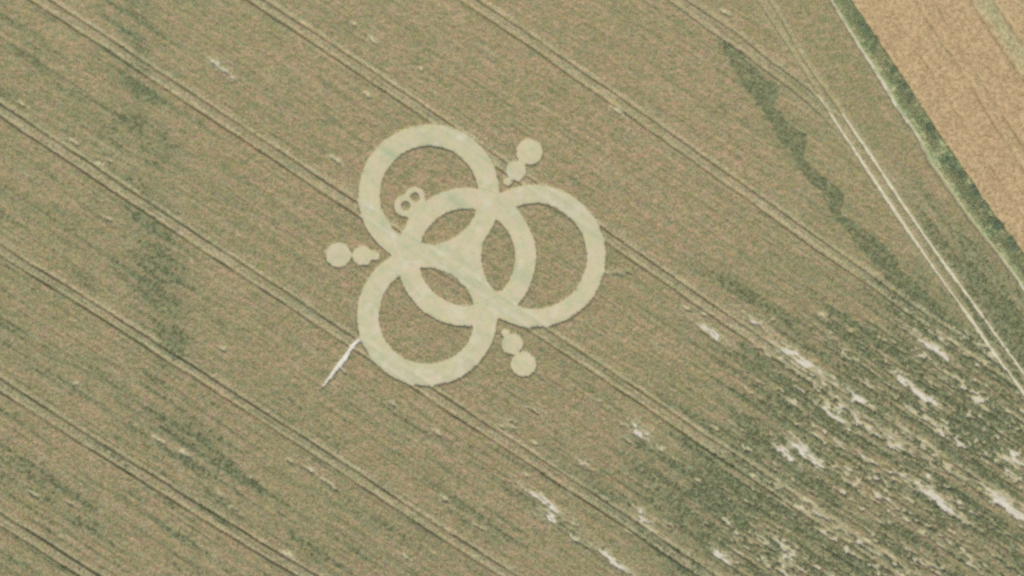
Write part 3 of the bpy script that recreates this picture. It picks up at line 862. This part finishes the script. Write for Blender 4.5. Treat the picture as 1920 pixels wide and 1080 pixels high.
# ------------------------------------------------------------------ flattened crop of the formation
def lay_z(x, y):
    return 0.115 + 0.06 * fbm(x * 0.8, y * 0.8, 101, 3)
def lay_tone(x, y):
    u, v = to_uv(x, y)
    g = np.zeros(len(x)); p = np.zeros(len(x))
    for ti, (f, s) in enumerate(TRAMS):
        c = f(u)
        for sg in (-1, 1):
            d = np.abs(v - c - sg * s)
            g = np.maximum(g, 0.75 * np.exp(-(d / 0.30) ** 2) * (0.4 + 0.6 * vnoise(u * .5, u * 0 + sg, 104)))
            p = np.maximum(p, 0.35 * np.exp(-((v - c - sg * s - 0.5) / 0.3) ** 2) * vnoise(u * .6, u * 0 + sg, 105))
        g = np.maximum(g, 0.32 * np.exp(-((v - c) / 1.3) ** 2))
    for bx, by, L, Wd, s in ((735, 292, 40, 12, .8), (800, 262, 40, 18, .45), (850, 372, 40, 12, .85), (985, 520, 36, 11, .8), (970, 395, 30, 22, .45), (870, 520, 60, 9, .7),
                             (840, 470, 50, 9, .6), (700, 330, 30, 12, .3), (690, 570, 24, 14, .3), (1105, 430, 30, 12, .5), (930, 650, 26, 12, .35), (890, 690, 30, 14, .4), (760, 680, 40, 10, .4),
                             (1090, 560, 24, 12, .4), (640, 478, 16, 10, .4), (750, 520, 20, 10, .3)):
        X, Y = W(bx, by); U, V = to_uv(X, Y)
        q = ((u - U) / (L / S)) ** 2 + ((v - V) / (Wd / S)) ** 2
        g = np.maximum(g, s * np.exp(-q))
    g = g * (0.34 + 0.7 * fbm(u * 0.5, v * 1.2, 106, 2)) + 0.16 * sstep(.5, .75, fbm(u * .25, v * .9, 107, 3))
    p = p + 0.30 * sstep(0.55, 0.8, fbm(x * 0.7, y * 0.7, 108, 3))
    return np.stack([np.clip(g, 0, 1), np.clip(p, 0, 1), 0 * g], 1)
def annulus(name, cx, cy, R, r, lift, parent=None, hexa=False, cut=None):
    X, Y = W(cx, cy); R, r = R / S + 0.14, max(r / S - 0.14, 0.0)
    nr = max(4, int((R - r) / 0.2)); na = max(36, int(2 * math.pi * R / 0.22))
    rr = np.linspace(r if r > 0 else 0.02, R, nr + 1); aa = np.arange(na) * 2 * math.pi / na
    A, Q = np.meshgrid(aa, rr, indexing='ij')
    if hexa:
        kk = np.cos(((A + 0.3) % (math.pi / 3)) - math.pi / 6) / math.cos(math.pi / 12)
        Q = Q / (0.5 + 0.5 * kk)
    x = (X + Q * np.cos(A)).ravel(); y = (Y + Q * np.sin(A)).ravel()
    z = lay_z(x, y) + lift
    m = nr + 1
    i, j = np.meshgrid(np.arange(na), np.arange(nr), indexing='ij'); i, j = i.ravel(), j.ravel()
    i2 = (i + 1) % na
    F = np.stack([i * m + j, i * m + j + 1, i2 * m + j + 1, i2 * m + j], 1)
    uv = np.stack([(A * (R + r) / 2).ravel(), Q.ravel()], 1)
    if cut:                                          # leave the neighbouring tuft standing clear
        CX, CY = W(cut[0], cut[1]); fx, fy = x[F].mean(1), y[F].mean(1)
        F = F[hexr(fx - CX, fy - CY, 0.3) > cut[3] / S - 0.14]
    if r == 0.0:                                    # close the middle
        F = np.concatenate([F, np.stack([np.zeros(na - 2, int), np.arange(1, na - 1) * m, np.arange(2, na) * m, np.arange(2, na) * m], 1)[:0]])
    return np_mesh(name, np.stack([x, y, z], 1), F, M_LAY, parent, attrs={'tone': lay_tone(x, y)}, uv=uv)
RING_LABEL = {'north': 'flattened pale straw ring at the top left of the formation, holding the double loop',
              'south': 'flattened pale straw ring at the bottom left of the formation, touched by the white path',
              'east': 'flattened pale straw ring at the right, the thinnest of the four rings',
              'centre': 'flattened pale straw ring in the middle that overlaps the three other rings'}
for q, key in enumerate(('north', 'south', 'east', 'centre')):
    o = annulus('flattened_ring', *RINGS[key], 0.012 * q)
    tag(o, RING_LABEL[key], 'crop ring', 'interlocking rings of the crop formation')
CH_LABEL = {'north-east': 'chain of three flattened straw discs above the east ring at the top right',
            'west': 'chain of three flattened straw discs lying left of the formation between two rings',
            'south-east': 'chain of three flattened straw discs hanging below the formation toward the lower right'}
for key, ch in DISCS.items():
    t = tag(empty('disc_chain'), CH_LABEL[key], 'disc chain', 'chains of discs around the formation')
    for q, (cx, cy, R) in enumerate(ch):
        annulus('flattened_disc', cx, cy, R, 0.0, 0.050 + 0.012 * q, t)
t = tag(empty('double_loop'), 'small double loop of flattened straw inside the top left ring', 'crop loop')
for q, (cx, cy, R, r) in enumerate(LOOPS):
    annulus('flattened_loop', cx, cy, R, r, 0.050 + 0.012 * q, t, hexa=True, cut=LOOPS[1 - q])

# white trodden path into the south ring
def trod(name, pts, ws, parent):
    P = np.array([W(a, b) for a, b in pts]); t_ = np.linspace(0, len(pts) - 1, 60)
    return ribbon(name, np.interp(t_, np.arange(len(pts)), P[:, 0]), np.interp(t_, np.arange(len(pts)), P[:, 1]),
                  np.interp(t_, np.arange(len(pts)), np.array(ws)) + 0.14, 0.075, M_TROD, parent, 90)
g_ = NT('trodden_chalk', 0.95)
M_TROD = g_.out(g_.mix(g_.rng(g_.noise(g_.pos(), 1.3, 4.0).outputs[0], 0.4, 0.7), (0.47, 0.455, 0.40), (0.38, 0.365, 0.30)))
t = tag(empty('trodden_path'), 'white trodden spur path leading diagonally into the bottom left ring', 'path')
trod('main_tread', CUT[:-1], CUT_W[:-1], t)
trod('side_tread', [(637, 688), (644, 695), (649, 701)], [0.2, 0.09, 0.13], t)

# ------------------------------------------------------------------ chalk streaks
for i, (cx, cy, L, Wd, dang, lab) in enumerate(STREAKS):
    X, Y = W(cx, cy); a0 = -ROW - math.radians(dang)
    hl, hw = L / 2 / S + 0.2, Wd / 2 / S + 0.2
    na, nr = 40, 7
    V = [(0, 0, 0.07)]
    rho = np.linspace(0.15, 1.15, nr)
    for r in rho:
        for q in range(na):
            th = 2 * math.pi * q / na
            p = r * hl * math.cos(th); w = r * hw * math.sin(th) + 0.34 * hw * math.sin(p / hl * 4.1 + i) * 1.0
            x_ = p * math.cos(a0) - w * math.sin(a0); y_ = p * math.sin(a0) + w * math.cos(a0)
            zz = 0.035 + 0.075 * (1 - (r / 1.15) ** 2) * (0.5 + vnoise((X + x_) * 2.1, (Y + y_) * 2.1, 7)) + 0.03 * float(vnoise((X + x_) * 5, (Y + y_) * 5, 8))
            V.append((x_, y_, float(zz) if r < 1.1 else -0.02))
    V = np.array(V)
    F = []
    for r in range(nr - 1):
        for q in range(na):
            q2 = (q + 1) % na
            F.append((1 + r * na + q, 1 + (r + 1) * na + q, 1 + (r + 1) * na + q2, 1 + r * na + q2))
    me_o = np_mesh('chalk_streak', V, np.array(F), M_CHALK)
    # cap the middle
    import bmesh
    bm = bmesh.new(); bm.from_mesh(me_o.data); bm.verts.ensure_lookup_table()
    for q in range(na):
        f = bm.faces.new((bm.verts[0], bm.verts[1 + q], bm.verts[1 + (q + 1) % na])); f.smooth = True
    bm.to_mesh(me_o.data); bm.free()
    me_o.location = (float(X), float(Y), 0)
    tag(me_o, lab, 'chalk', 'bare chalk streaks in the crop')

# ------------------------------------------------------------------ verge: rough grass and bushes
na_ = np.arange(-OY, OY, 0.3); nb = 17
T_, Yv = np.meshgrid(np.linspace(0, 1, nb), na_, indexing='ij')
xl, xr = path_x(Yv), verge_x(Yv)
xr = xr + 0.35 * (fbm(Yv * 0.6, Yv * 0, 110, 2) - 0.5)
Xv = xl + 0.18 + (xr - xl - 0.18) * T_
x_, y_ = Xv.ravel(), Yv.ravel()
hv = 0.05 + sstep(0, 0.25, T_.ravel()) * (0.16 + 0.45 * fbm(x_ * 0.5, y_ * 0.5, 111, 3) + 0.25 * T_.ravel()) * (0.65 + 0.5 * fbm(x_ * 2, y_ * 2, 112, 2))
hv = np.where(T_.ravel() > 0.985, -0.03, hv)
m = len(na_)
i, j = np.meshgrid(np.arange(nb - 1), np.arange(m - 1), indexing='ij'); i, j = i.ravel(), j.ravel()
F = np.stack([i * m + j, (i + 1) * m + j, (i + 1) * m + j + 1, i * m + j + 1], 1)
verge = np_mesh('grass_verge', np.stack([x_, y_, hv], 1), F, M_GRASS)
tag(verge, 'rough green grass verge between the wheat and the orange field', 'grass verge', kind='stuff')
rg2 = np.random.default_rng(9)
n = 16000
yy = rg2.uniform(-FH / 2 - 10, FH / 2 + 10, n); tt = rg2.uniform(0.06, 0.97, n)
xx = path_x(yy) + 0.24 + (verge_x(yy) - path_x(yy) - 0.24) * tt
zz = 0.02 + 0.25 * sstep(0, 0.3, tt) * (0.6 + 0.6 * fbm(xx * .5, yy * .5, 111, 3))
GR = [tuft_mesh('grass_tuft', M_BLADES, 10, 0.42, 0.26, 0.02, s, 0.4) for s in (21, 22)]
sc_ = rg2.uniform(.6, 1.25, n) * (0.6 + 0.6 * sstep(0, .4, tt))
scatter('grass_blades', np.stack([xx, yy, zz], 1), np.stack([rg2.normal(0, .15, n), rg2.normal(0, .15, n), rg2.uniform(0, 6.28, n)], 1),
        np.stack([sc_, sc_, sc_], 1), np.zeros((n, 3)), GR, verge)

def bush_meshes(seed):
    rnd = random.Random(seed)
    lobes = [(rnd.uniform(-.6, .6), rnd.uniform(-.5, .5), rnd.uniform(.35, .65), rnd.uniform(.38, .62)) for _ in range(6)]
    V, F = [], []
    for i in range(520):
        lx, ly, lz, lr = rnd.choice(lobes)
        d = Vector((rnd.gauss(0, 1), rnd.gauss(0, 1), rnd.gauss(0, 1))).normalized() * lr * rnd.uniform(.55, 1.05)
        p = Vector((lx, ly, lz)) + d
        if p.z < 0.03: continue
        nrm = (d.normalized() + Vector((rnd.gauss(0, .5), rnd.gauss(0, .5), rnd.gauss(0, .5) + .3))).normalized()
        t1 = nrm.orthogonal().normalized(); t2 = nrm.cross(t1)
        a = rnd.uniform(0, 6.28); t1, t2 = t1 * math.cos(a) + t2 * math.sin(a), t2 * math.cos(a) - t1 * math.sin(a)
        s = rnd.uniform(.06, .11); b = len(V)
        V += [tuple(p - t1 * s), tuple(p + t2 * s * .6 + nrm * s * .15), tuple(p + t1 * s * 1.1), tuple(p - t2 * s * .6 + nrm * s * .15)]
        F.append((b, b + 1, b + 2, b + 3))
    leaf = bpy.data.meshes.new('foliage'); leaf.from_pydata(V, [], F); leaf.materials.append(M_LEAF)
    V, F = [], []
    for lx, ly, lz, lr in lobes:
        p0 = Vector((lx * .15, ly * .15, 0)); p1 = Vector((lx, ly, lz + .2))
        b = len(V)
        for p, r in ((p0, .03), (p0.lerp(p1, .55) + Vector((0, 0, .06)), .02), (p1, .008)):
            for q in range(5):
                V.append((p.x + r * math.cos(q * 1.2566), p.y + r * math.sin(q * 1.2566), p.z))
        for k in range(2):
            for q in range(5):
                F.append((b + k * 5 + q, b + k * 5 + (q + 1) % 5, b + k * 5 + 5 + (q + 1) % 5, b + k * 5 + 5 + q))
    stem = bpy.data.meshes.new('stems'); stem.from_pydata(V, [], F); stem.materials.append(M_STEM)
    return leaf, stem
BM = [bush_meshes(s) for s in (5, 6, 7)]
BUSHES = [ # pixel x, y, across size, along size, height, label
 (1603, 24, 1.0, 1.6, 0.8, 'bright leafy bush on the verge nearest the top edge of the picture'),
 (1622, 56, 1.1, 1.9, 1.0, 'leafy bush on the verge, second from the top edge'),
 (1637, 76, 1.0, 1.6, 1.1, 'dark bush on the verge, third from the top edge'),
 (1671, 128, 1.0, 1.7, 1.2, 'dark bush on the verge beside the brightest stretch of the white path'),
 (1690, 161, 1.2, 1.4, 1.2, 'dark rounded bush on the verge just below the brightest stretch of path'),
 (1705, 182, 0.9, 1.4, 1.0, 'dark bush on the verge wedged against a rounded bush at its upper left'),
 (1739, 237, 1.1, 1.5, 1.1, 'dark green bush on the verge opposite the last white blotch of path'),
 (1748, 258, 0.9, 1.2, 0.9, 'small dark bush on the verge just under the bush opposite the white blotch'),
 (1783, 302, 1.1, 1.9, 1.2, 'dark bush on the verge midway between the white path end and the right edge'),
 (1800, 326, 1.0, 1.5, 1.1, 'dark bush on the verge, upper neighbour of the group of four near right edge'),
 (1826, 361, 1.1, 1.7, 1.1, 'uppermost of the four close bushes on the verge near the right edge'),
 (1845, 390, 1.0, 1.6, 1.0, 'second of the four close bushes on the verge near the right edge'),
 (1868, 420, 1.3, 1.8, 1.2, 'third and largest of the four close bushes near the right edge'),
 (1896, 458, 1.3, 1.9, 1.1, 'bush on the verge nearest the right edge of the picture')]
for i, (px, py, sa, sl, sh, lab) in enumerate(BUSHES):
    X, Y = W(px, py)
    t = tag(empty('bush', (float(X), float(Y), 0.05)), lab, 'bush', 'bushes along the grass verge')
    t.rotation_euler = (0, 0, math.radians(-56 + 12 * math.sin(i * 2.3)))
    t.scale = (sl, sa, sh)
    for nm, me in zip(('foliage', 'stems'), BM[i % 3]):
        o = bpy.data.objects.new(nm, me); col.objects.link(o); o.parent = t

# ------------------------------------------------------------------ orange barley field
BL = [([(1717, 0), (1760, 67), (1800, 125), (1829, 170), (1863, 230), (1897, 280), (1925, 325)], .28, .8),
      ([(1752, 0), (1780, 50), (1813, 107), (1848, 163), (1880, 213), (1915, 266), (1930, 290)], .28, .7),
      ([(1820, 0), (1846, 40), (1870, 76), (1898, 118), (1925, 158)], .28, .75),
      ([(1862, 0), (1885, 32), (1905, 62), (1925, 92)], .28, .7),
      ([(1680, 30), (1760, 155), (1850, 300), (1925, 415)], .25, .35)]
bl_f = [(curve_of_y(p), w, s) for p, w, s in BL]
def barley_state(x, y):
    al = (x * 0.55 - y * 0.835); ac = (x * 0.835 + y * 0.55)
    h = 0.62 + 0.10 * (fbm(al * .12, ac * 2.2, 121, 2) - .5) + 0.06 * (fbm(x * 1.1, y * 1.1, 122, 2) - .5)
    dk = np.zeros(len(x))
    for k, (f, w, s) in enumerate(bl_f):
        d = np.abs(x - f(y)) * 0.84
        e = np.exp(-(d / w) ** 2) * s * (0.35 + 0.9 * vnoise(y * .4, y * 0 + k, 123))
        dk = np.maximum(dk, e)
    h = h - 0.55 * dk
    c = 0.5 * (bl_f[2][0](y) + bl_f[3][0](y))
    gr = np.exp(-((x - c) * 0.84 / 1.5) ** 4) * (0.5 + 0.8 * fbm(al * .2, ac * .8, 124, 2))
    gr = gr + 0.35 * np.exp(-((x - c - 7.5) * 0.84 / 2.5) ** 2)
    e = (x - verge_x(y)) * LEAN
    gr = gr + 0.5 * np.exp(-(e / 0.8) ** 2) * vnoise(al * .5, ac * .1, 125) + 0.25 * sstep(.55, .8, fbm(al * .15, ac * .6, 126, 3))
    h = h * sstep(0.05, 0.30, e + 0.3 * (fbm(x * .8, y * .8, 127, 2) - .5))
    h = np.where(h < 0.02, -0.05, h)
    return h, np.stack([np.clip(gr, 0, 1), np.clip(dk * 0.4, 0, 1), 0 * x], 1)
bp = []
for st, x1, y0, y1, dz in ((0.24, MX, -5.0, MY, 0), (1.5, 160.0, -120.0, 160.0, 0.06)):
    xs = np.arange(45.0, x1, st) if st < 1 else np.arange(0.0, x1, st); ys = np.arange(y0, y1, st)
    X_, Y_ = np.meshgrid(xs, ys, indexing='ij'); nn = len(ys)
    i, j = np.meshgrid(np.arange(len(xs) - 1), np.arange(nn - 1), indexing='ij'); i, j = i.ravel(), j.ravel()
    cx, cy = xs[i] + st / 2, ys[j] + st / 2
    ok = (cx > verge_x(cy) - 0.3)
    if st > 1: ok &= ~((cx < MX - 2) & (cy > -3) & (cy < MY - 2)) & (cx > verge_x(cy) + 1.0)
    i, j = i[ok], j[ok]
    F = np.stack([i * nn + j, (i + 1) * nn + j, (i + 1) * nn + j + 1, i * nn + j + 1], 1)
    us_, inv = np.unique(F.ravel(), return_inverse=True)
    x_, y_ = X_.ravel()[us_], Y_.ravel()[us_]
    h, tn = barley_state(x_, y_)
    bp.append((np.stack([x_, y_, h - dz], 1), inv.reshape(-1, 4), tn))
Vb = np.concatenate([q[0] for q in bp]); Fb = np.concatenate([bp[0][1], bp[1][1] + len(bp[0][0])])
barley = np_mesh('barley_field', Vb, Fb, M_BARLEY, attrs={'tone': np.concatenate([q[2] for q in bp])})
tag(barley, 'ripe orange cereal field with faint drill lines in the top right corner', 'barley', kind='stuff')
rg3 = np.random.default_rng(19)
n = 26000
xx = rg3.uniform(56, MX, n); yy = rg3.uniform(2, MY, n)
k = xx > verge_x(yy) + 0.4
xx, yy = xx[k], yy[k]; n = len(xx)
h, tn = barley_state(xx, yy)
BE = [tuft_mesh('barley_tuft', M_BARLEY_EARS, 9, 0.17, 0.25, 0.024, s) for s in (31, 32)]
s_ = rg3.uniform(.8, 1.2, n)
scatter('barley_ears', np.stack([xx, yy, h - .09], 1), np.stack([rg3.normal(0, .12, n), rg3.normal(0, .12, n), rg3.uniform(0, 6.28, n)], 1),
        np.stack([s_, s_, s_], 1), tn, BE, barley)
